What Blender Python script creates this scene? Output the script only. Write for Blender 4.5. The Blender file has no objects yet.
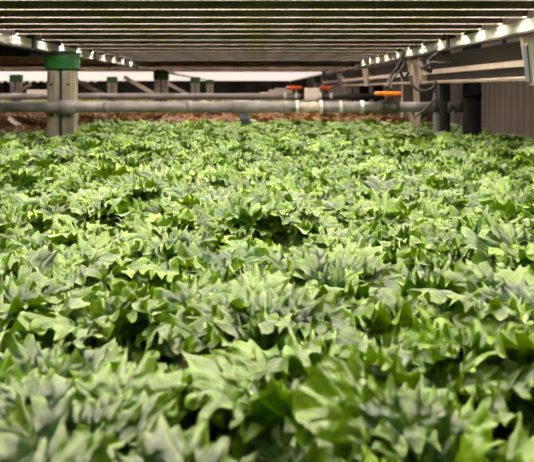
import bpy, bmesh, math, random
import numpy as np
from mathutils import Vector, Matrix
PI = math.pi
random.seed(7)
sc = bpy.context.scene
C = sc.collection
ZC = 1.5            # eye height; the farm tier is built around it
F = 650.0           # focal length in pixels of the 534 px wide frame
VX, VY = 255.0, 89.0

# ------------------------------------------------------------------ materials
def mat(name, col, rough=.5, metal=0., spec=.5, noise=None, scale=20., bump=0., emit=None, es=0., stretch=None):
    m = bpy.data.materials.new(name); m.use_nodes = True
    nt = m.node_tree; b = nt.nodes['Principled BSDF']
    b.inputs['Base Color'].default_value = (*col, 1)
    b.inputs['Roughness'].default_value = rough
    b.inputs['Metallic'].default_value = metal
    b.inputs['Specular IOR Level'].default_value = spec
    if noise or bump:
        tc = nt.nodes.new('ShaderNodeTexCoord'); mp = nt.nodes.new('ShaderNodeMapping')
        nt.links.new(tc.outputs['Object'], mp.inputs['Vector'])
        if stretch: mp.inputs['Scale'].default_value = stretch
        n = nt.nodes.new('ShaderNodeTexNoise'); n.inputs['Scale'].default_value = scale
        n.inputs['Detail'].default_value = 5
        nt.links.new(mp.outputs[0], n.inputs['Vector'])
        if noise:
            r = nt.nodes.new('ShaderNodeValToRGB')
            r.color_ramp.elements[0].position = .35; r.color_ramp.elements[1].position = .68
            r.color_ramp.elements[0].color = (*noise, 1); r.color_ramp.elements[1].color = (*col, 1)
            nt.links.new(n.outputs['Fac'], r.inputs[0]); nt.links.new(r.outputs[0], b.inputs['Base Color'])
        if bump:
            bp = nt.nodes.new('ShaderNodeBump'); bp.inputs['Strength'].default_value = bump
            bp.inputs['Distance'].default_value = .01
            nt.links.new(n.outputs['Fac'], bp.inputs['Height']); nt.links.new(bp.outputs[0], b.inputs['Normal'])
    if emit:
        b.inputs['Emission Color'].default_value = (*emit, 1); b.inputs['Emission Strength'].default_value = es
    return m

M = {}
M['housing'] = mat('lamp_housing', (.085,.066,.055), .5, .2, noise=(.04,.03,.026), scale=9)
M['white'] = mat('white_enamel', (.82,.78,.74), .35, noise=(.66,.61,.56), scale=14)
M['hood'] = mat('hood_white', (.8,.75,.72), .5)
M['black'] = mat('black_plastic', (.018,.017,.016), .45)
M['tray_under'] = mat('tray_underside', (.012,.013,.008), .6, spec=.3, noise=(.006,.008,.004), scale=5)
M['brown_under'] = mat('brown_tray', (.62,.47,.40), .6, noise=(.26,.18,.145), scale=6, stretch=(1,6,1), bump=.3)
M['post'] = mat('post_grey', (.40,.36,.30), .55, .2, noise=(.24,.21,.17), scale=10, stretch=(3,3,.6))
M['green'] = mat('green_plastic', (.012,.13,.018), .5, noise=(.006,.06,.010), scale=18)
M['pipe'] = mat('pvc_grey', (.27,.245,.275), .32, noise=(.15,.135,.15), scale=9, bump=.15)
M['pipe_far'] = mat('pvc_pale', (.30,.265,.30), .35, noise=(.2,.18,.2), scale=7)
M['clear'] = mat('clear_pvc', (.62,.5,.47), .2, noise=(.42,.33,.31), scale=30)
M['ring'] = mat('clamp_ring', (.72,.70,.74), .3, .2)
M['dpipe'] = mat('dark_pipe', (.006,.005,.005), .6, spec=.12, noise=(.009,.008,.008), scale=8)
M['gpipe'] = mat('graphite_pipe', (.075,.066,.062), .5, noise=(.04,.036,.033), scale=8)
M['orange'] = mat('orange_handle', (.95,.22,.012), .4)
M['red_or'] = mat('red_orange_handle', (.75,.10,.02), .4)
M['blue'] = mat('blue_grey_plug', (.10,.11,.16), .4)
M['trough'] = mat('trough_dark', (.024,.018,.015), .6, .0, spec=.25, noise=(.011,.008,.007), scale=12, stretch=(3,1,3))
M['lip'] = mat('trough_lip', (.66,.53,.47), .35, noise=(.5,.39,.34), scale=10)
M['endplate'] = mat('endplate', (.56,.56,.43), .4)
M['cable'] = mat('cable_black', (.02,.018,.018), .4)
M['brace'] = mat('brace_white', (.62,.54,.47), .5)
M['tag'] = mat('tag_white', (.85,.78,.76), .5)
M['bed'] = mat('bed_tray', (.12,.12,.11), .5)
M['floor'] = mat('floor', (.16,.13,.115), .6, noise=(.1,.085,.075), scale=3)
M['farwall'] = mat('far_wall', (.14,.125,.11), .7, noise=(.03,.035,.03), scale=1.6)
M['ceil'] = mat('ceiling', (.10,.085,.075), .7, noise=(.06,.05,.045), scale=4)
M['soil'] = mat('root_mat', (.02,.03,.012), .9, noise=(.01,.014,.008), scale=30)
M['box'] = mat('pale_box', (.68,.56,.48), .6)

def wall_mat():
    m = mat('corrugated_wall', (.36,.29,.26), .5, .1, noise=(.31,.25,.22), scale=2.5, stretch=(1,1,.3))
    return m
M['wall'] = wall_mat()

def led_mat():
    m = bpy.data.materials.new('led_strip'); m.use_nodes = True
    nt = m.node_tree; b = nt.nodes['Principled BSDF']; L = nt.links.new
    b.inputs['Base Color'].default_value = (.55,.55,.45,1)
    tc = nt.nodes.new('ShaderNodeTexCoord'); sx = nt.nodes.new('ShaderNodeSeparateXYZ')
    L(tc.outputs['Object'], sx.inputs[0])
    def mth(op, a, v=None):
        n = nt.nodes.new('ShaderNodeMath'); n.operation = op; L(a, n.inputs[0])
        if v is not None: n.inputs[1].default_value = v
        return n.outputs[0]
    s = mth('SINE', mth('MULTIPLY', sx.outputs[0], 2*PI/.026))        # one diode every 26 mm
    dot = mth('ADD', mth('MULTIPLY', mth('GREATER_THAN', s, -.1), .85), .15)
    n = nt.nodes.new('ShaderNodeTexNoise'); n.inputs['Scale'].default_value = 9; n.inputs['Detail'].default_value = 1
    L(tc.outputs['Object'], n.inputs['Vector'])
    r = nt.nodes.new('ShaderNodeValToRGB'); e = r.color_ramp.elements
    e[0].position = .38; e[0].color = (.95,.86,.48,1); e[1].position = .62; e[1].color = (1,.84,.80,1)
    k = e.new(.5); k.color = (1,.93,.76,1)
    L(n.outputs['Fac'], r.inputs[0]); L(r.outputs[0], b.inputs['Emission Color'])
    L(mth('MULTIPLY', dot, LED), b.inputs['Emission Strength'])
    return m
LED = 82.0
M['led'] = led_mat()
LED *= .35
M['led_soft'] = led_mat()
M['skirt'] = mat('brown_skirt', (.20,.14,.115), .6, noise=(.06,.04,.032), scale=7, bump=.3)
M['panel'] = mat('lit_reflector', (.8,.75,.72), .5, emit=(1,.83,.77), es=1.05)

def leaf_mat(name, dark, mid, edge, yel, trans=.35, yelp=.62, coat=.5):
    m = bpy.data.materials.new(name); m.use_nodes = True
    nt = m.node_tree; N = nt.nodes; L = nt.links.new
    b = N['Principled BSDF']; out = N['Material Output']
    uv = N.new('ShaderNodeUVMap'); uv.uv_map = 'UVMap'
    sp = N.new('ShaderNodeSeparateXYZ'); L(uv.outputs[0], sp.inputs[0])
    u, v = sp.outputs[0], sp.outputs[1]       # u along the leaf, v 0..1 across, .5 is the midrib
    def mth(op, a, c=None, d=None, clamp=False):
        n = N.new('ShaderNodeMath'); n.operation = op; n.use_clamp = clamp
        for i, q in enumerate((a, c, d)):
            if q is None: continue
            if isinstance(q, (int, float)): n.inputs[i].default_value = q
            else: L(q, n.inputs[i])
        return n.outputs[0]
    def mix(f, a, c):
        n = N.new('ShaderNodeMix'); n.data_type = 'RGBA'; L(f, n.inputs[0])
        for i, q in ((6, a), (7, c)):
            if isinstance(q, tuple): n.inputs[i].default_value = (*q, 1)
            else: L(q, n.inputs[i])
        return n.outputs[2]
    av = mth('MULTIPLY', mth('ABSOLUTE', mth('SUBTRACT', v, .5)), 2)
    edgef = mth('MAXIMUM', mth('POWER', av, 9), mth('POWER', u, 15))
    at = N.new('ShaderNodeAttribute'); at.attribute_name = 'var'
    oi = N.new('ShaderNodeObjectInfo')
    ns = N.new('ShaderNodeTexNoise'); ns.inputs['Scale'].default_value = 28; ns.inputs['Detail'].default_value = 3
    tc = N.new('ShaderNodeTexCoord'); L(tc.outputs['Object'], ns.inputs['Vector'])
    c1 = mix(mth('ADD', mth('MULTIPLY_ADD', ns.outputs['Fac'], 1.8, -.75), mth('MULTIPLY', at.outputs['Fac'], .7), None, True), dark, mid)
    # veins: ribs running from the midrib up towards the margin
    ph = mth('SUBTRACT', mth('MULTIPLY', u, 34.), mth('MULTIPLY', av, 11.))
    vein = mth('POWER', mth('MULTIPLY_ADD', mth('SINE', ph), .5, .5), 7)
    rib = mth('POWER', mth('SUBTRACT', 1., av, None, True), 14)
    vv = mth('MAXIMUM', mth('MULTIPLY', vein, .32), mth('MULTIPLY', rib, .75), None, True)
    c2 = mix(vv, c1, (edge[0]*.9, edge[1]*.85, edge[2]*1.3))
    vf = mth('MULTIPLY_ADD', mth('ADD', at.outputs['Fac'], mth('MULTIPLY', oi.outputs['Random'], .35)), 1.6, -yelp*1.6, True)
    c3 = mix(vf, c2, yel)
    c4 = mix(mth('MULTIPLY', edgef, .8), c3, edge)
    L(c4, b.inputs['Base Color'])
    b.inputs['Roughness'].default_value = .36
    b.inputs['Specular IOR Level'].default_value = .35
    b.inputs['Sheen Weight'].default_value = .0
    b.inputs['Coat Weight'].default_value = coat
    b.inputs['Coat Roughness'].default_value = .27
    b.inputs['Coat IOR'].default_value = 1.8
    b.inputs['Sheen Tint'].default_value = (1,.97,.84,1)
    b.inputs['Sheen Roughness'].default_value = .4
    bn = N.new('ShaderNodeBump'); bn.inputs['Strength'].default_value = .55; bn.inputs['Distance'].default_value = .006
    n2 = N.new('ShaderNodeTexNoise'); n2.inputs['Scale'].default_value = 75; n2.inputs['Detail'].default_value = 2
    L(tc.outputs['Object'], n2.inputs['Vector'])
    L(mth('ADD', n2.outputs['Fac'], mth('MULTIPLY', vein, -.5)), bn.inputs['Height'])
    L(bn.outputs[0], b.inputs['Normal']); L(bn.outputs[0], b.inputs['Coat Normal'])
    tr = N.new('ShaderNodeBsdfTranslucent')
    hs = N.new('ShaderNodeHueSaturation'); hs.inputs['Value'].default_value = 1.5; hs.inputs['Saturation'].default_value = 1.05
    L(c4, hs.inputs['Color']); L(hs.outputs[0], tr.inputs['Color'])
    mx = N.new('ShaderNodeMixShader'); mx.inputs[0].default_value = trans
    L(b.outputs[0], mx.inputs[1]); L(tr.outputs[0], mx.inputs[2]); L(mx.outputs[0], out.inputs[0])
    return m
M['leaf'] = leaf_mat('lettuce_leaf', (.001,.020,.001), (.0085,.102,.001), (.21,.36,.012), (.22,.38,.001), .14, .71, .8)
M['leaf_red'] = leaf_mat('red_lettuce_leaf', (.07,.018,.010), (.26,.10,.045), (.34,.18,.06), (.26,.25,.03), .2, .8, .12)
M['leaf_pale'] = leaf_mat('pale_lettuce_leaf', (.22,.36,.06), (.42,.52,.14), (.65,.68,.35), (.6,.6,.2))

# ------------------------------------------------------------------ mesh helpers
def bm_box(bm, x0, x1, y0, y1, z0, z1, bev=0.):
    r = bmesh.ops.create_cube(bm, size=1)
    vs = r['verts']
    for v in vs:
        v.co = Vector(((x0+x1)/2+v.co.x*(x1-x0), (y0+y1)/2+v.co.y*(y1-y0), (z0+z1)/2+v.co.z*(z1-z0)))
    if bev:
        es = list({e for v in vs for e in v.link_edges})
        bmesh.ops.bevel(bm, geom=es, offset=bev, segments=2, affect='EDGES', profile=.5)
    return bm
def bm_prism(bm, poly, axis, a0, a1):
    """poly of 2D points extruded along axis: 'x' -> (y,z), 'y' -> (x,z), 'z' -> (x,y)"""
    def P(p, a):
        return {'x': (a, p[0], p[1]), 'y': (p[0], a, p[1]), 'z': (p[0], p[1], a)}[axis]
    A = [bm.verts.new(P(p, a0)) for p in poly]; B = [bm.verts.new(P(p, a1)) for p in poly]
    n = len(poly)
    for i in range(n):
        bm.faces.new((A[i], A[(i+1) % n], B[(i+1) % n], B[i]))
    bm.faces.new(A[::-1]); bm.faces.new(B)
    return bm
def bm_lathe(bm, prof, p0, d, n=24):
    """prof = [(t, r)] around direction d starting at p0"""
    d = Vector(d).normalized(); p0 = Vector(p0)
    q = d.to_track_quat('Z', 'Y').to_matrix()
    rings = []
    for t, r in prof:
        rings.append([bm.verts.new(p0 + d*t + q @ Vector((r*math.cos(2*PI*k/n), r*math.sin(2*PI*k/n), 0))) for k in range(n)])
    for a, b in zip(rings, rings[1:]):
        for k in range(n):
            f = bm.faces.new((a[k], a[(k+1) % n], b[(k+1) % n], b[k])); f.smooth = True
    bm.faces.new(rings[0][::-1]); bm.faces.new(rings[-1])
    return bm
def bm_cyl(bm, p0, p1, r, n=24):
    p0 = Vector(p0); p1 = Vector(p1)
    return bm_lathe(bm, [(0, r), ((p1-p0).length, r)], p0, p1-p0, n)
def bm_beam(bm, p0, p1, w, t):
    """flat bar from p0 to p1, w high, t deep along y"""
    p0 = Vector(p0); p1 = Vector(p1); d = (p1-p0).normalized()
    y = Vector((0, 1, 0)); y = (y - d*y.dot(d)).normalized(); s = d.cross(y).normalized()
    vs = []
    for p in (p0, p1):
        for a, b in ((-1,-1), (1,-1), (1,1), (-1,1)):
            vs.append(bm.verts.new(p + s*a*w/2 + y*b*t/2))
    for f in ((0,1,2,3), (7,6,5,4), (0,4,5,1), (1,5,6,2), (2,6,7,3), (3,7,4,0)):
        bm.faces.new([vs[i] for i in f])
    return bm
def bm_tube(bm, pts, r, n=10, sub=8):
    P = [Vector(p) for p in pts]; path = []
    for i in range(len(P)-1):
        a = P[max(i-1, 0)]; b = P[i]; c = P[i+1]; e = P[min(i+2, len(P)-1)]
        for k in range(sub):
            t = k/sub
            path.append(.5*((2*b) + (c-a)*t + (2*a-5*b+4*c-e)*t*t + (3*b-a-3*c+e)*t**3))
    path.append(P[-1])
    rings = []; up = Vector((.3, .5, .81)).normalized()
    for i, p in enumerate(path):
        d = (path[min(i+1, len(path)-1)] - path[max(i-1, 0)]).normalized()
        s = d.cross(up).normalized(); up = s.cross(d).normalized()
        rings.append([bm.verts.new(p + r*(math.cos(2*PI*k/n)*s + math.sin(2*PI*k/n)*up)) for k in range(n)])
    for a, b in zip(rings, rings[1:]):
        for k in range(n):
            f = bm.faces.new((a[k], a[(k+1) % n], b[(k+1) % n], b[k])); f.smooth = True
    bm.faces.new(rings[0][::-1]); bm.faces.new(rings[-1])
    return bm
def NB(): return bmesh.new()
def obj(name, bm, m, parent=None):
    bmesh.ops.recalc_face_normals(bm, faces=bm.faces)
    me = bpy.data.meshes.new(name); bm.to_mesh(me); bm.free()
    me.materials.append(M[m])
    o = bpy.data.objects.new(name, me); C.objects.link(o)
    if parent is not None: o.parent = parent
    return o
def tag(o, label, cat, group=None, kind=None):
    o['label'] = label; o['category'] = cat
    if group: o['group'] = group
    if kind: o['kind'] = kind
    return o
def thing(name, label, cat, loc=(0,0,0), group=None):
    o = bpy.data.objects.new(name, None); C.objects.link(o); o.location = loc
    o.empty_display_size = .1
    return tag(o, label, cat, group)
def struct(name, bm, m):
    o = obj(name, bm, m); o['kind'] = 'structure'; return o
def dup(root, loc, label=None, group=None):
    r = root.copy(); C.objects.link(r); r.location = loc
    if label: r['label'] = label
    if group: r['group'] = group
    for ch in list(root.children):
        c = ch.copy(); C.objects.link(c); c.parent = r
        for g in list(ch.children):
            d = g.copy(); C.objects.link(d); d.parent = c
    return r

H = .30                       # lamp height above eye, and eye height above the leaves
XR, XL = 1.12, -1.28          # side rails of the rack
POSTY = [4.31, 8.85, 13.4, 17.9]
LEAFZ = ZC - H

# ------------------------------------------------------------------ setting
struct('floor', bm_box(NB(), -10, 3.4, -3.2, 26, -.1, 0), 'floor')
struct('ceiling', bm_box(NB(), -10, 3.4, -3.2, 26, 3.2, 3.3), 'ceil')
struct('wall_left', bm_box(NB(), -10.1, -10, -3.2, 26, 0, 3.2), 'wall')
struct('wall_back', bm_box(NB(), -10, 3.4, 25.9, 26, 0, 3.2), 'farwall')
struct('wall_front', bm_box(NB(), -10, 3.4, -3.3, -3.2, 0, 3.2), 'farwall')
# corrugated metal wall on the right
XW = 2.05
poly = []
y = -3.2; k = 0
while y < 25.9:
    for dx, dy in ((0, 0), (0, .052), (.013, .062), (.013, .112)):
        if y+dy < 25.9: poly.append((XW+dx, y+dy))
    y += .122
poly += [(XW, 25.9), (XW+.12, 25.9), (XW+.12, -3.2)]
struct('wall_right', bm_prism(NB(), poly, 'z', 0, 3.2), 'wall')

# ------------------------------------------------------------------ growing beds
def bed(x0, x1, y0, y1, label):
    t = thing('growing_bed', label, 'growing bed', ((x0+x1)/2, (y0+y1)/2, 0))
    hx, hy = (x1-x0)/2, (y1-y0)/2
    z0, z1 = LEAFZ-.30, LEAFZ-.17
    bm = bm_box(NB(), -hx, hx, -hy, hy, z0, z0+.03)
    for s in (-1, 1):
        bm_box(bm, s*hx-.015, s*hx+.015, -hy, hy, z0, z1)
        bm_box(bm, -hx, hx, s*hy-.015, s*hy+.015, z0, z1)
    obj('tray', bm, 'bed', t)
    obj('root_mat', bm_box(NB(), -hx+.016, hx-.016, -hy+.016, hy-.016, z0+.031, z1-.03), 'soil', t)
    for sx in (-1, 1):
        for sy in (-1, 1):
            obj('leg', bm_box(NB(), sx*(hx-.1)-.04, sx*(hx-.1)+.04, sy*(hy-.1)-.04, sy*(hy-.1)+.04, 0, z0), 'post', t)
bed(-2.75, 1.74, -.1, 5.95, 'long bed filled with green lettuce, under the near lamps')
bed(-5.6, 1.74, 6.15, 11.9, 'bed of reddish brown lettuce behind the green one')
bed(-8.6, 1.74, 12.1, 23.5, 'farthest bed, of pale yellow-green lettuce')

# ------------------------------------------------------------------ lettuce
def leaf_geo(rng, az, L, W, e0, bend, nu, nv, base_r, ruf, z0, var):
    u = np.linspace(0, 1, nu+1); v = np.linspace(-1, 1, nv+1)
    U, V = np.meshgrid(u, v, indexing='ij')
    fine = np.linspace(0, 1.25, 120)
    el = e0 - bend*np.clip(fine, 0, 1.15)**2.2
    ds = (fine[1]-fine[0])*L
    R = np.cumsum(np.cos(el))*ds; Z = np.cumsum(np.sin(el))*ds
    # outline: narrow foot, broad blade, lobed and frilled all round the margin
    w = W*(.12 + .88*np.clip(U/.72, 0, 1)**1.35)*(1-.08*np.clip((U-.66)/.34, 0, 1)**2.0)
    ph = rng.uniform(0, 6.28, 8)
    m = np.abs(V)
    th = np.arctan2(V*.62, U-.42)                 # angle round the middle of the blade
    e = np.maximum(m, np.clip((U-.42)/.58, 0, 1))*np.clip(U*2.2, 0, 1)
    nf = rng.integers(19, 28)                      # frill waves round the margin
    nb = rng.integers(11, 17)                       # big lobes
    wob = th + .12*np.sin(3*th+ph[6])
    lob = 1-np.abs(np.sin(.5*nb*wob+ph[0]))
    lob2 = 1-np.abs(np.sin(.9*nf*wob+ph[1]))
    k = e**2.5*(.20*lob - .06) + e**5*.15*lob2
    S = .42 + (U*(1-.2*V**2*U**2)-.42)*(1+k*(U > .42))
    T = V*w*(1+k)
    S = np.clip(S, 0, 1.25)
    Rr = np.interp(S, fine, R); Zz = np.interp(S, fine, Z); El = np.interp(S, fine, el)
    # displacement along the leaf normal (inner/upper face)
    D = rng.choice([-1., .6, 1.])*ruf*.9*e**3.2*(lob-.4)
    D += .75*ruf*e**5*np.sin(nf*wob+ph[4])
    D += ruf*.5*e**2*np.sin(rng.integers(3, 6)*wob+ph[2])
    D += .0009*np.sin(U*38+ph[0]+3*m)*np.sin(V*10+ph[1])*(.3+U)
    cup = rng.uniform(-.1, .35)
    D += cup*W*(V**2)*(.3+.7*(1-U)) - .012*np.exp(-(V/.12)**2)*(1-U)*.5
    D -= rng.uniform(.035, .10)*np.clip(e-.70, 0, 1)**1.25
    nx = -np.sin(El); nz = np.cos(El)
    X = base_r + Rr + D*nx
    Zo = z0 + Zz + D*nz
    tw = rng.uniform(-.35, .35)*U
    X2 = X + T*np.sin(tw); Y2 = T*np.cos(tw)
    ca, sa = math.cos(az), math.sin(az)
    P = np.stack([X2*ca - Y2*sa, X2*sa + Y2*ca, Zo], -1).reshape(-1, 3)
    idx = np.arange((nu+1)*(nv+1)).reshape(nu+1, nv+1)
    Q = np.stack([idx[:-1,:-1], idx[1:,:-1], idx[1:,1:], idx[:-1,1:]], -1).reshape(-1, 4)
    UVc = np.stack([U, V*.5+.5], -1).reshape(-1, 2)
    return P, Q, UVc, np.full(len(P), var)
def plant_geo(seed, nu, nv, nleaf, size=1., up=0.):
    rng = np.random.default_rng(seed)
    Ps, Qs, Us, Vs = [], [], [], []; off = 0
    pv = rng.uniform(-.12, .12)
    for i in range(nleaf):
        f = i/(nleaf-1)                     # 0 inner, 1 outer
        az = i*2.39996 + rng.uniform(-.35, .35)
        L = (.108 + .060*f**.7)*rng.uniform(.86, 1.1)*size
        W = (.050 + .018*f)*rng.uniform(.75, 1.3)*size
        e0 = math.radians(90 - 26*f + rng.uniform(-12, 9) + up)
        bend = math.radians(rng.uniform(10, 60))
        P, Q, Uc, V = leaf_geo(rng, az, L, W, e0, bend, nu, nv, .006+.026*f, rng.uniform(.009, .016)*size, 0, rng.uniform(0, .85)+pv)
        Ps.append(P); Qs.append(Q+off); Us.append(Uc); Vs.append(V); off += len(P)
    return np.concatenate(Ps), np.concatenate(Qs), np.concatenate(Us), np.concatenate(Vs)
def make_mesh(name, geo, m):
    P, Q, Uc, V = geo
    me = bpy.data.meshes.new(name)
    me.vertices.add(len(P)); me.vertices.foreach_set('co', P.astype(np.float32).ravel())
    me.loops.add(Q.size); me.loops.foreach_set('vertex_index', Q.astype(np.int32).ravel())
    me.polygons.add(len(Q)); me.polygons.foreach_set('loop_start', np.arange(0, Q.size, 4, dtype=np.int32))
    me.polygons.foreach_set('loop_total', np.full(len(Q), 4, dtype=np.int32))
    me.polygons.foreach_set('use_smooth', np.ones(len(Q), dtype=bool))
    me.update(calc_edges=True)
    uvl = me.uv_layers.new(name='UVMap'); uvl.data.foreach_set('uv', Uc[Q.ravel()].astype(np.float32).ravel())
    a = me.attributes.new('var', 'FLOAT', 'POINT'); a.data.foreach_set('value', V.astype(np.float32))
    me.materials.append(M[m]); me.validate()
    return me
PLANT_H = .15
def placements(x0f, x1f, y0, y1, sp, rng, jit=.25):
    out = []; j = 0; y = y0
    while y < y1:
        a, b = x0f(y), x1f(y)
        x = math.floor(a/sp)*sp + (sp/2 if j % 2 else 0)
        while x < b:
            if x > a: out.append((x+rng.uniform(-jit, jit)*sp, y+rng.uniform(-jit, jit)*sp))
            x += sp
        y += sp*.87; j += 1
    return out
def tform(geo, x, y, z, rz, s, tilt=0., shift=0.):
    P, Q, Uc, V = geo
    c, n = math.cos(rz)*s, math.sin(rz)*s
    R = np.stack([P[:,0]*c-P[:,1]*n+x, P[:,0]*n+P[:,1]*c+y, P[:,2]*s+z], -1)
    return R, Q, Uc, V+shift
def merge(gs):
    off = 0; A, B, D, E = [], [], [], []
    for P, Q, Uc, V in gs:
        A.append(P); B.append(Q+off); D.append(Uc); E.append(V); off += len(P)
    return np.concatenate(A), np.concatenate(B), np.concatenate(D), np.concatenate(E)
def field(name, geos_hi, geos_lo, pts, n_ind, m, cat, label, group, stuff_name, stuff_label, rng, s0, z0, special=None):
    meshes = [make_mesh(name, g, m) for g in geos_hi]
    def vis(p):
        X = p[0]*F/p[1]+VX; Y = VY + (ZC-LEAFZ)*F/p[1]
        r = .10*F/p[1]
        return -r < X < 534+r and Y-r < 462
    pts = sorted(pts, key=lambda p: p[1])
    ind = [p for p in pts if vis(p)][:n_ind]; keep = set(ind)
    rest = [p for p in pts if p not in keep]
    for i, p in enumerate(ind):
        o = bpy.data.objects.new(name, meshes[rng.integers(len(meshes))]); C.objects.link(o)
        s = s0*rng.uniform(.86, 1.14)
        o.location = (p[0], p[1], z0 + rng.uniform(-.018, .014)); o.rotation_euler = (rng.uniform(-.12, .12), rng.uniform(-.12, .12), rng.uniform(0, 2*PI)); o.scale = (s, s, s)
        tag(o, label, cat, group)
        if special and i < len(special): pass
    if rest:
        gs = [tform(geos_lo[rng.integers(len(geos_lo))], p[0], p[1], z0+rng.uniform(-.012, .012), rng.uniform(0, 2*PI), s0*rng.uniform(.9, 1.12), shift=rng.uniform(-.05, .3)) for p in rest]
        me = make_mesh(stuff_name, merge(gs), m)
        o = bpy.data.objects.new(stuff_name, me); C.objects.link(o)
        tag(o, stuff_label, cat, kind='stuff')
    return ind
rng = np.random.default_rng(11)
hi = [plant_geo(100+i, 42, 38, 15) for i in range(9)]
lo = [plant_geo(200+i, 18, 17, 13) for i in range(7)]
pts = placements(lambda y: max(-2.68, -y*VX/F-.6), lambda y: min(1.69, y*(534-VX)/F+.6), .32, 5.9, .142, rng, .18)
pts = [p for p in pts if not (p[0] < -1.45 and p[1] > 4.75)]
green = field('lettuce', hi, lo, pts, 300, 'leaf', 'lettuce', 'curly green lettuce plant in the near and middle rows of the big bed',
      'green lettuces in the near part of the bed', 'distant_lettuce', 'small-looking far rows of green lettuce, just before the pipe', rng, .82, LEAFZ-PLANT_H*.82+.012)
print('green pts', len(pts), 'ind', len(green), 'reaching', green[-1])
pr = placements(lambda y: max(-5.5, -y*VX/F-.4), lambda y: min(1.6, y*.45), 6.25, 11.8, .26, rng)
lo_r = [plant_geo(300+i, 14, 10, 14) for i in range(5)]
pr = placements(lambda y: -2.6, lambda y: -1.5, 4.95, 5.9, .24, rng) + pr
red = field('red_lettuce', lo_r, lo_r, pr, 300, 'leaf_red', 'red lettuce', 'reddish brown lettuce plant in the bed behind the grey pipe',
      'red lettuces behind the pipe', 'distant_red_lettuce', 'farthest rows of red lettuce seen as a brown strip', rng, 1.1, LEAFZ-PLANT_H*1.0)
pp = placements(lambda y: -y*VX/F-.3, lambda y: min(1.6, y*.3), 12.2, 23.3, .42, rng)
pale = field('pale_lettuce', [plant_geo(400+i, 6, 5, 10) for i in range(4)], [plant_geo(410+i, 5, 4, 9) for i in range(4)], pp, 300, 'leaf_pale', 'pale lettuce',
      'pale yellow-green lettuce between the two crossing pipes, far off', 'pale lettuces far behind', 'distant_pale_lettuce', 'strip of pale lettuce at the far end of the hall', rng, 1.45, LEAFZ-PLANT_H*1.3)
print('red', len(pr), 'pale', len(pp))

# ------------------------------------------------------------------ lamps
def make_lamp():
    t = thing('grow_light', 'LED grow light', 'grow light')
    x0, x1 = XL-.043, XR+.033
    if True:
        poly = [(-.021, .006), (-.0175, .006), (-.0175, .0115), (.0175, .0115), (.0175, .006), (.021, .006), (.036, .034), (.030, .058), (-.030, .058), (-.036, .034)]
        obj('housing', bm_prism(NB(), poly, 'x', x0, x1), 'housing', t)
        # strip of diodes under a low domed cover
        p = [(-.014, .0112), (-.013, .0105), (.013, .0105), (.014, .0112)]
        obj('led_strip', bm_prism(NB(), p, 'x', x0, x1), 'led', t)
        for a, b in ((x0-.004, x0), (x1, x1+.004)):
            e = [(-.024, .005), (.024, .005), (.040, .034), (.032, .060), (-.032, .060), (-.040, .034)]
            obj('end_cap', bm_prism(NB(), e, 'x', a, b), 'white', t)
    return t
SP = .277
lamp0 = make_lamp()
first = True; ordn = ['top-most', 'second', 'third', 'fourth', 'fifth', 'sixth', 'seventh']
ys = [F*H/87.7 + SP*k for k in range(-6, 6)] + [4.06+.415*k for k in range(0, 8)]
vi = 0
for yy in ys:
    dlt = F*H/yy if yy > 0 else 1e9
    if dlt > 95: lab, g = 'lit LED lamp bar overhead, nearer than the frame shows', 'lamp bars above the camera'
    elif vi < 6: lab, g = 'lit LED lamp bar, %s of the bright rows counted from the top edge' % ordn[vi], None; vi += 1
    else: lab, g = 'thin lit LED lamp bar among the closely packed rows beyond the first post', 'far rows of LED lamp bars'
    if first: o = lamp0; first = False
    else: o = dup(lamp0, (0, 0, 0))
    o.location = (0, yy, ZC+H); o['label'] = lab
    if g: o['group'] = g
    elif 'group' in o: del o['group']

# lamps added under the trays to light the red bed; skirts hide the glow
def make_shielded():
    t = thing('added_grow_light', 'brown deep-skirted lamp bar added under the brown tray', 'grow light', (0, 0, 0), 'added brown skirted lamp bars past the lit rows')
    x0, x1 = -6.0, XR+.02
    obj('housing', bm_prism(NB(), [(-.05, 0), (-.045, 0), (-.045, .022), (.045, .022), (.045, 0), (.05, 0), (.05, .03), (-.05, .03)], 'x', x0, x1), 'skirt', t)
    obj('led_strip', bm_prism(NB(), [(-.03, .0217), (-.03, .0205), (.03, .0205), (.03, .0217)], 'x', x0+.02, x1-.02), 'led_soft', t)
    return t
sh = make_shielded()
for k in range(4):
    o = sh if k == 0 else dup(sh, (0, 0, 0))
    o.location = (0, 7.5+.45*k, ZC+.25)

# side rails (white web, dark lower flange) running away from the camera
def rail(X, s, y0, y1, label):
    t = thing('rack_rail', label, 'rail', (X, (y0+y1)/2, ZC+.235))
    hy = (y1-y0)/2
    poly = [(0, .014), (s*.006, .014), (s*.006, .062), (0, .062)]
    obj('web', bm_prism(NB(), poly, 'y', -hy, hy), 'white', t)
    poly = [(-s*.012, 0), (s*.03, 0), (s*.03, .0115), (-s*.012, .0115)]
    obj('flange', bm_prism(NB(), poly, 'y', -hy, hy), 'gpipe', t)
    return t
rail(XL-.05, -1, -1.2, 17.5, 'long white rack rail on the left holding the lamp ends')
rail(XR+.04, 1, -1.2, 17.5, 'long white rack rail on the right holding the lamp ends')
# black clamps on the rails
cl = obj('rail_clamp', bm_box(NB(), -.022, .022, -.03, .03, -.012, .085, .004), 'black')
k = 0
for X, s in ((XL-.06, 'left'), (XR+.055, 'right')):
    for yy in (2.55, 3.9, 5.35, 6.65, 8.05, 9.4, 10.8):
        c = cl if k == 0 else cl.copy()
        if k: C.objects.link(c)
        c.location = (X, yy, ZC+.25); k += 1
        tag(c, 'black clamp fastened on the %s white lamp rail' % s, 'clamp', 'clamps on the %s rail' % s)

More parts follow.
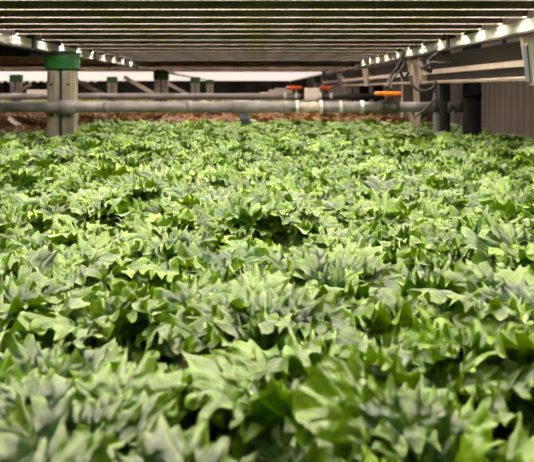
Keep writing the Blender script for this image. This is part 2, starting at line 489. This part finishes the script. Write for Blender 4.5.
# upper tray carried by the rack
t = thing('upper_tray', 'dark underside of the tray above the lamp bars', 'tray', (0, 0, ZC+H+.075))
bm = bm_box(NB(), XL-.12, XR+.12, -1.2, 7.15, .012, .03)
obj('tray_floor', bm, 'tray_under', t)
bm = NB(); y = -1.1
while y < 7.05:
    bm_box(bm, XL-.11, XR+.11, y, y+.05, 0, .012); y += .14
obj('ribs', bm, 'tray_under', t)
# lengthwise tie under the tray, seen between the lamp rows in the middle
bmx = obj('cable_duct', bm_box(NB(), -.03, .03, -1.1, 7.1, 0, .016, .003), 'housing')
bmx.location = (0, 0, ZC+H+.0585); tag(bmx, 'narrow duct running lengthwise over the middle of the lamp bars', 'cable duct')

# brown undersides of the unlit trays farther off
def brown_tray(x0, x1, y0, y1, label):
    t = thing('brown_tray', label, 'tray', ((x0+x1)/2, (y0+y1)/2, ZC+H-.02))
    hx, hy = (x1-x0)/2, (y1-y0)/2
    obj('tray_floor', bm_box(NB(), -hx, hx, -hy, hy, .05, .07), 'brown_under', t)
    bm = NB(); y = -hy
    while y < hy-.05:
        bm_prism(bm, [(y, .05), (y+.02, 0), (y+.08, 0), (y+.1, .05)], 'x', -hx, hx); y += .30
    obj('ribs', bm, 'brown_under', t)
    obj('edge_rail', bm_box(NB(), -hx, hx, -hy-.02, -hy, -.01, .09), 'gpipe', t)
brown_tray(XL-.1, XR+.06, 7.22, 10.6, 'brown ribbed tray underside past the last lit lamp row')
brown_tray(-6.2, XL-.16, 5.35, 10.6, 'brown ribbed tray underside of the neighbouring rack on the left')

# far bank of glowing reflector lamps
w0, w1 = -8.4, 1.1
t0 = thing('reflector_lamp', 'wide white reflector lamp in the glowing far bank under the trays', 'lamp', (0, 0, 0), 'far glowing reflector lamps')
obj('reflector', bm_prism(NB(), [(-.262, 0), (.262, 0), (.15, .09), (-.15, .09)], 'x', w0, w1), 'panel', t0)
for a in (w0-.01, w1):
    obj('end_cap', bm_box(NB(), a, a+.01, -.26, .26, -.03, .1), 'hood', t0)
for i in range(20):
    o = t0 if i == 0 else dup(t0, (0, 0, 0))
    o.location = (0, 10.95+i*.53, ZC+H-.03)
x = w0
while x < -5.0:
    obj('tooth', bm_prism(NB(), [(x, 0), (x+.16, 0), (x+.12, -.06), (x+.04, -.06)], 'y', -.27, -.262), 'hood', o); x += .23
o['label'] = 'last reflector lamp of the glowing bank, with white teeth along its left end'; del o['group']

# ------------------------------------------------------------------ posts
def make_post(hgt_top, w=.175):
    t = thing('rack_post', 'grey rack post', 'post')
    h = w/2
    # two open channels back to back with a dark slot between them
    def ch(s):
        return [(s*.012, -.05), (s*h, -.05), (s*h, .05), (s*.012, .05), (s*.012, .042), (s*(h-.01), .042), (s*(h-.01), -.042), (s*.012, -.042)]
    for s in (-1, 1):
        bm = NB()
        bm_box(bm, min(s*.010, s*h), max(s*.010, s*h), -.05, .05, 0, hgt_top-.12)
        bm_box(bm, min(s*.030, s*(h-.018)), max(s*.030, s*(h-.018)), -.058, -.05, 0, hgt_top-.12)
        obj('upright', bm, 'post', t)
    obj('web', bm_box(NB(), -.010, .010, -.03, .03, 0, hgt_top-.12), 'black', t)
    for z in (.10, .30):
        for s in (-1, 1):
            obj('bolt', bm_cyl(NB(), (s*.055, -.058, hgt_top-.12-z), (s*.055, -.066, hgt_top-.12-z), .009, 10), 'black', t)
    bm = bm_box(NB(), -h-.012, h+.012, -.066, .066, hgt_top-.125, hgt_top-.03, .006)
    bm_box(bm, -h-.012, -h+.02, -.066, .066, hgt_top-.04, hgt_top-.005, .004)
    bm_box(bm, h-.02, h+.012, -.066, .066, hgt_top-.04, hgt_top-.005, .004)
    obj('green_bracket', bm, 'green', t)['label'] = 'green plastic bracket'
    obj('saddle', bm_box(NB(), -h+.02, h-.02, -.05, .05, hgt_top-.03, hgt_top), 'black', t)
    obj('base_plate', bm_box(NB(), -h-.05, h+.05, -.11, .11, 0, .012, .002), 'post', t)
    return t
ptop = ZC+.250
p0 = make_post(ptop); p0.location = (XL+.005, 4.31, 0)
p0['label'] = 'large grey double-channel post with green bracket, nearest on the left'
dup(p0, (XL+.005, 8.85, 0), 'grey post with dark green bracket, second on the left, mid distance')
dup(p0, (XL+.04, 13.5, 0), 'distant grey post with bright green bracket, third along left rail')
dup(p0, (XL+.08, 17.3, 0), 'farthest small grey post with green bracket along left rail')
# posts of the neighbouring racks
pb = dup(p0, (-4.15, 11.3, 0), 'pale distant post with green bracket near the left picture edge')
pb2 = dup(p0, (-2.9, 13.2, 0), 'slim pale distant post with green bracket between the first two posts')
# right posts (behind pipes)
dup(p0, (XR+.20, 8.85, 0), 'grey post with green bracket under right rail, mid distance')
dup(p0, (XR+.20, 13.5, 0), 'distant grey post with green bracket under right rail')

# diagonal white braces
def brace(p0, p1, label, w=.055):
    o = obj('diagonal_brace', bm_beam(NB(), p0, p1, w, .03), 'brace'); tag(o, label, 'brace'); return o
def at(px, py, d): return ((px-VX)*d/F, d, ZC+(VY-py)*d/F)
brace(at(74, 79, 9.6), at(108, 97, 9.6), 'pale diagonal brace right of the big left post')
brace(at(124, 77, 9.2), at(156, 95, 9.2), 'long pale diagonal brace meeting the second left post')
brace(at(167, 83, 11.5), at(187, 94, 11.5), 'short pale diagonal brace right of the second left post')
brace(at(12, 95, 10.8), at(31, 84, 10.8), 'pale brace rising to the right near the left picture edge')
o = obj('white_strut', bm_beam(NB(), (-2.12, 5.62, ZC-.255), (-1.86, 5.2, ZC-.31), .028, .03), 'brace')
tag(o, 'thin white strut poking out of the lettuce at the left picture edge', 'strut')

# ------------------------------------------------------------------ pipes
PY, PZ, PR = 4.20, ZC-.117, .0375
tp = thing('water_pipe', 'big grey water pipe crossing the whole picture just above the lettuce', 'pipe', (0, PY, PZ))
xl, xr = -2.9, (432-VX)/F*PY
segs = [(xl, -.17, .0345), (-.17, .1, .036)]
obj('pipe_run', bm_cyl(NB(), (xl, 0, 0), ((297-VX)/F*PY, 0, 0), .0345), 'pipe', tp)
def px(x): return (x-VX)/F*PY
def lx(pairs, name, m, parent=tp):
    prof = [(px(x), r) for x, r in pairs]
    x0 = prof[0][0]
    return obj(name, bm_lathe(NB(), [(a-x0, r) for a, r in prof], (x0, 0, 0), (1, 0, 0)), m, parent)
lx([(297,.033),(321,.033)], 'clear_section', 'clear')['label'] = 'pinkish clear pipe section'
lx([(321,.035),(380,.035)], 'pipe_run', 'pipe')
lx([(396,.033),(433,.033)], 'pipe_run', 'pipe')
for x in (297, 321, 340.5, 362):
    lx([(x-1.6,.034),(x-1.6,.043),(x+1.6,.043),(x+1.6,.034)], 'clamp_ring', 'ring')
lx([(232,.034),(232,.042),(258,.042),(258,.034)], 'tee_joint', 'pipe')
obj('tee_branch', bm_lathe(NB(), [(0,.030),(.055,.030),(.055,.034),(.075,.034),(.075,.026),(.105,.026)], (px(245), .012, -.01), (0,0,-1)), 'blue', tp)['label'] = 'short blue-grey branch pointing down'
# support saddle and post clamp
lx([(60,.037),(60,.045),(76,.045),(76,.037)], 'post_clamp', 'pipe')
for x in (107, 190, 285): lx([(x-3,.034),(x-3,.0385),(x+3,.0385),(x+3,.034)], 'coupling', 'pipe')
# valve body and orange wheel
lx([(379,.034),(379,.046),(383,.046),(384,.038),(393,.038),(394,.046),(398,.046),(398,.034)], 'valve_body', 'gpipe')
vx = px(388)
obj('valve_stem', bm_lathe(NB(), [(0,.024),(.05,.020),(.052,.013),(.085,.012)], (vx, 0, .02), (0,0,1)), 'gpipe', tp)
hb = NB()
bm_lathe(hb, [(0,.018),(.012,.022),(.02,.030),(.02,.074),(.026,.080),(.040,.080),(.046,.074),(.046,.0)], (vx, 0, .055), (0,0,1), 32)
for k in range(10):
    a = 2*PI*k/10; bm_box(hb, vx+.078*math.cos(a)-.008, vx+.078*math.cos(a)+.008, .078*math.sin(a)-.008, .078*math.sin(a)+.008, .077, .099, .003)
obj('valve_handle', hb, 'orange', tp)['label'] = 'large orange round valve handle'

# back pipe
P2Y, P2Z = 8.70, ZC-.100
tq = thing('water_pipe', 'thinner pale grey pipe crossing behind the big one, farther off', 'pipe', (0, P2Y, P2Z))
def px2(x): return (x-VX)/F*P2Y
obj('pipe_run', bm_cyl(NB(), (-4.4, 0, 0), (px2(300), 0, 0), .043), 'pipe_far', tq)
obj('pipe_run', bm_cyl(NB(), (px2(300), 0, 0), (px2(392), 0, 0), .038), 'gpipe', tq)
for x in (285, 296, 320, 331):
    obj('clamp_ring', bm_cyl(NB(), (px2(x)-.02, 0, 0), (px2(x)+.02, 0, 0), .052), 'ring', tq)
obj('drop_branch', bm_cyl(NB(), (px2(253), 0, 0), (px2(253), 0, -.13), .022), 'gpipe', tq)
for x, w, m_ in ((294, .11, 'red_or'), (326, .085, 'red_or')):
    obj('valve_stem', bm_cyl(NB(), (px2(x), 0, .03), (px2(x), 0, .095), .02), 'gpipe', tq)
    obj('valve_handle', bm_lathe(NB(), [(0,.03),(.01,w-.01),(.02,w),(.045,w),(.055,w-.01),(.055,.0)], (px2(x), 0, .085), (0,0,1)), m_, tq)['label'] = 'red-orange valve handle'
tg = thing('valve_tag', 'blank white square tag hanging between the two red-orange valves', 'tag', (px2(311), P2Y-.14, ZC-.06))
obj('plate', bm_box(NB(), -.10, .10, -.006, .006, -.09, .075, .004), 'tag', tg)
obj('hook', bm_box(NB(), -.06, .06, .006, .10, -.02, .0), 'gpipe', tg)

# vertical pipes by the right wall
vp = thing('standpipe', 'black vertical standpipe, the thick one nearest the corrugated wall', 'pipe', ((472-VX)/F*4.35, 4.35, 0))
obj('pipe_run', bm_cyl(NB(), (0,0,0), (0,0,ZC+.5), .060), 'dpipe', vp)
for z in (ZC-.06, ZC+.30): obj('collar', bm_lathe(NB(), [(0,.06),(0,.064),(.045,.064),(.045,.06)], (0,0,z), (0,0,1)), 'dpipe', vp)
vq = thing('standpipe', 'dark vertical standpipe where the big crossing pipe ends', 'pipe', ((445-VX)/F*4.48, 4.48, 0))
obj('pipe_run', bm_cyl(NB(), (0,0,0), (0,0,ZC+.5), .036), 'dpipe', vq)
vr = thing('standpipe', 'brownish grey standpipe just left of the thinner black one', 'pipe', ((437.5-VX)/F*4.66, 4.66, 0))
obj('pipe_run', bm_cyl(NB(), (0,0,0), (0,0,ZC+.08), .030), 'gpipe', vr)
obj('collar', bm_lathe(NB(), [(0,.030),(0,.036),(.1,.036),(.1,.030)], (0,0,PZ-.05), (0,0,1)), 'gpipe', vr)
co = obj('pipe_coupling', bm_lathe(NB(), [(0,.030),(0,.040),(.02,.040),(.022,.028),(.055,.028),(.057,.038),(.10,.038),(.10,.030)], ((447-VX)/F*4.45, 4.45, PZ-.008), (1,0,0)), 'gpipe')
tag(co, 'dark short coupling joining the two black standpipes', 'coupling')
# far dark column cluster
o = obj('support_column', bm_box(NB(), -.16, .16, -.1, .1, 0, ZC+.5, .01), 'gpipe'); o.location = ((427-VX)/F*6.6, 6.6, 0)
tag(o, 'dark broad column behind the trough supports', 'column')
for px_, d in ((352, 10.6), (364, 9.9), (378, 9.9)):
    o = obj('support_column', bm_box(NB(), -.07, .07, -.07, .07, 0, ZC+.22, .01), 'dpipe'); o.location = ((px_-VX)/F*d, d, 0)
    tag(o, {352: 'leftmost slim black column behind the valves', 364: 'middle slim black column behind the valves', 378: 'slim black column right behind the orange handle'}[px_], 'column')

# hanging straps right of the orange valve
def strap(a, b, d, label, w=.028):
    o = obj('hanger_strap', bm_beam(NB(), at(*a, d), at(*b, d), w, .012), 'lip'); tag(o, label, 'strap')
strap((414, 60), (418, 118), 4.45, 'long pale vertical hanger strap beside the trough end', .04)
strap((409, 112), (415, 127), 4.35, 'short pale slanting strap low beside the standpipe', .03)
strap((420, 105), (417, 127), 4.38, 'short upright pale strap touching the lettuce', .025)
strap((402, 72), (402, 118), 5.4, 'thin grey vertical strap left of the long one', .012)

# ------------------------------------------------------------------ side troughs on the right
def trough_parts(t, hy):
    obj('cover', bm_prism(NB(), [(-.012,.215), (.0,.219), (.052,.140), (.040,.132)], 'y', -hy, hy), 'trough', t)
    obj('upper_lip', bm_prism(NB(), [(.0,.102), (.0,.128), (.040,.136), (.045,.102)], 'y', -hy, hy), 'lip', t)
    obj('channel', bm_prism(NB(), [(.035,.056), (.045,.056), (.045,.102), (.035,.102)], 'y', -hy, hy), 'trough', t)
    obj('lower_lip', bm_prism(NB(), [(.004,.038), (.06,.038), (.06,.056), (.004,.056), (-.004,.050)], 'y', -hy, hy), 'lip', t)
def trough(X, y0, y1, label, slim=1.):
    t = thing('side_trough', label, 'trough', (X, (y0+y1)/2, ZC))
    hy = (y1-y0)/2
    trough_parts(t, hy)
    for s in (-1, 1):
        e = [(.0,.032), (.065,.032), (.075,.10), (.065,.225), (-.03,.225), (-.014,.12)]
        obj('end_plate', bm_prism(NB(), e, 'y', s*hy-.012, s*hy+.012), 'lip', t)
    for yy in (-.6, .6):
        obj('hanger', bm_box(NB(), .03, .042, yy*hy-.015, yy*hy+.015, .15, .252), 'black', t)
    return t
trough(1.20, 2.86, 4.68, 'nearest long side trough with two pale lips in front of standpipes')
trough(1.20, 5.0, 6.85, 'second side trough, shorter looking, above the orange valve')
trough(1.20, 7.1, 9.0, 'third side trough, between the columns')
trough(1.20, 9.3, 11.6, 'farthest side trough, tiny near the far valves')
tn = thing('side_trough', 'trough cut by the right picture edge, showing its pale greenish end plate', 'trough', (1.20, 1.9, ZC))
trough_parts(tn, .86)
obj('hanger', bm_box(NB(), .03, .042, -.015, .015, .15, .252), 'black', tn)
obj('end_plate', bm_prism(NB(), [(-.02,.015), (.06,.015), (.08,.21), (.0,.212), (-.045,.195)], 'y', .86, .885), 'endplate', tn)
obj('gasket', bm_prism(NB(), [(-.038,.03), (-.032,.026), (-.045,.185), (-.052,.185)], 'y', .85, .89), 'blue', tn)

# cables
def cable(pts, r, label):
    o = obj('cable', bm_tube(NB(), [at(*p) for p in pts], r), 'cable'); tag(o, label, 'cable')
cable([(452,37,4.2), (446,46,4.15), (436,54,4.1), (428,62,4.1), (431,72,4.05), (420,66,4.1)], .009, 'black cable drooping from the lamp rail onto the trough')
cable([(470,44,4.0), (462,55,4.0), (448,63,4.0), (432,63,4.05), (421,69,4.05)], .010, 'black cable bunch lying over the near end of the trough cover')
cable([(411,76,4.4), (413,86,4.35), (424,91,4.3), (433,88,4.3), (437,80,4.3)], .011, 'black cable looping under the trough')
cable([(405,52,5.0), (398,66,5.0), (390,78,4.8), (387,88,4.5)], .010, 'dark cable hanging down to the orange valve')
cable([(409,55,5.0), (400,70,4.9), (392,80,4.7), (391,90,4.5)], .008, 'second dark cable beside the one at the orange valve')
cable([(397,64,5.0), (404,78,5.0), (409,72,5.0)], .012, 'short black cable loop between two troughs')
o = obj('cable', bm_tube(NB(), [at(413,118,4.1), at(424,110,4.1), at(436,98,4.15)], .007), 'gpipe'); tag(o, 'thin grey cable slanting across the end of the big pipe', 'cable')

# dark boxes under the rail at the far left
o = obj('junction_box', bm_box(NB(), -.13, .13, -.08, .08, -.045, .045, .008), 'black'); o.location = at(16, 51, 4.7)
tag(o, 'black box hanging at the left picture edge below the lamp rail', 'junction box')
o = obj('box_bracket', bm_box(NB(), .12, .41, -.02, .02, -.02, .0), 'black')
o.parent = bpy.data.objects['junction_box']; o.location = (0, 0, 0)

# small far items in the dark strip
for i, (x, y_, d, w, h_) in enumerate(((286, 89, 19, .32, .22), (277, 90, 20, .25, .2), (266, 90, 20.5, .2, .16), (46, 88, 19, .5, .2))):
    o = obj('storage_box', bm_box(NB(), -w, w, -.2, .2, -h_, h_, .02), 'box'); o.location = (at(x, y_, d)[0], d, LEAFZ-.14+h_+.02)
    tag(o, ('pale blurred box far behind, right of centre, nearest the valves', 'pale blurred box far behind, middle of three', 'pale blurred box far behind, leftmost of three', 'pale box far behind, left of the big post')[i], 'box')

# ------------------------------------------------------------------ light, world, camera
w = bpy.data.worlds.new('World'); sc.world = w; w.use_nodes = True
w.node_tree.nodes['Background'].inputs[0].default_value = (.9,.8,.75,1)
w.node_tree.nodes['Background'].inputs[1].default_value = .02
def fill_light(x, y, z, sx, sy, e, col=(1,.87,.78)):  # unseen area fill added to brighten the hall
    ld = bpy.data.lights.new('fill_light', 'AREA'); ld.shape = 'RECTANGLE'; ld.size = sx; ld.size_y = sy; ld.energy = e; ld.color = col
    o = bpy.data.objects.new('fill_light', ld); C.objects.link(o); o.location = (x, y, z)
    o['label'] = 'added fill light under the ceiling'; o['category'] = 'lamp'; o['group'] = 'added fill lights'; return o
fill_light(1.62, 5.0, 3.15, .3, 6, 38)
fill_light(-4.0, 7.5, 3.15, 1.5, 6, 120)
side = fill_light(-9.6, 13, 1.6, 1.6, 10, 380); side.rotation_euler = (0, -PI/2, 0); side['label'] = 'long added fill light by the left wall, outside the frame'; del side['group']  # added sideways fill that brightens the brown tray undersides

cam = bpy.data.cameras.new('camera'); co = bpy.data.objects.new('camera', cam); C.objects.link(co)
co.location = (0, 0, ZC); co.rotation_euler = (PI/2, 0, 0)
cam.sensor_width = 36; cam.lens = 36*F/534
cam.shift_x = (267-VX)/534; cam.shift_y = -(231-VY)/534
cam.clip_start = .02; cam.clip_end = 100
cam.dof.use_dof = True; cam.dof.focus_distance = 1.45
cam.dof.aperture_fstop = (cam.lens/1000)/.0055
sc.camera = co
sc.view_settings.view_transform = 'Standard'; sc.view_settings.look = 'None'
sc.view_settings.gamma = 1; sc.view_settings.use_curve_mapping = False
sc.view_settings.exposure = -.14
sc.cycles.max_bounces = 8
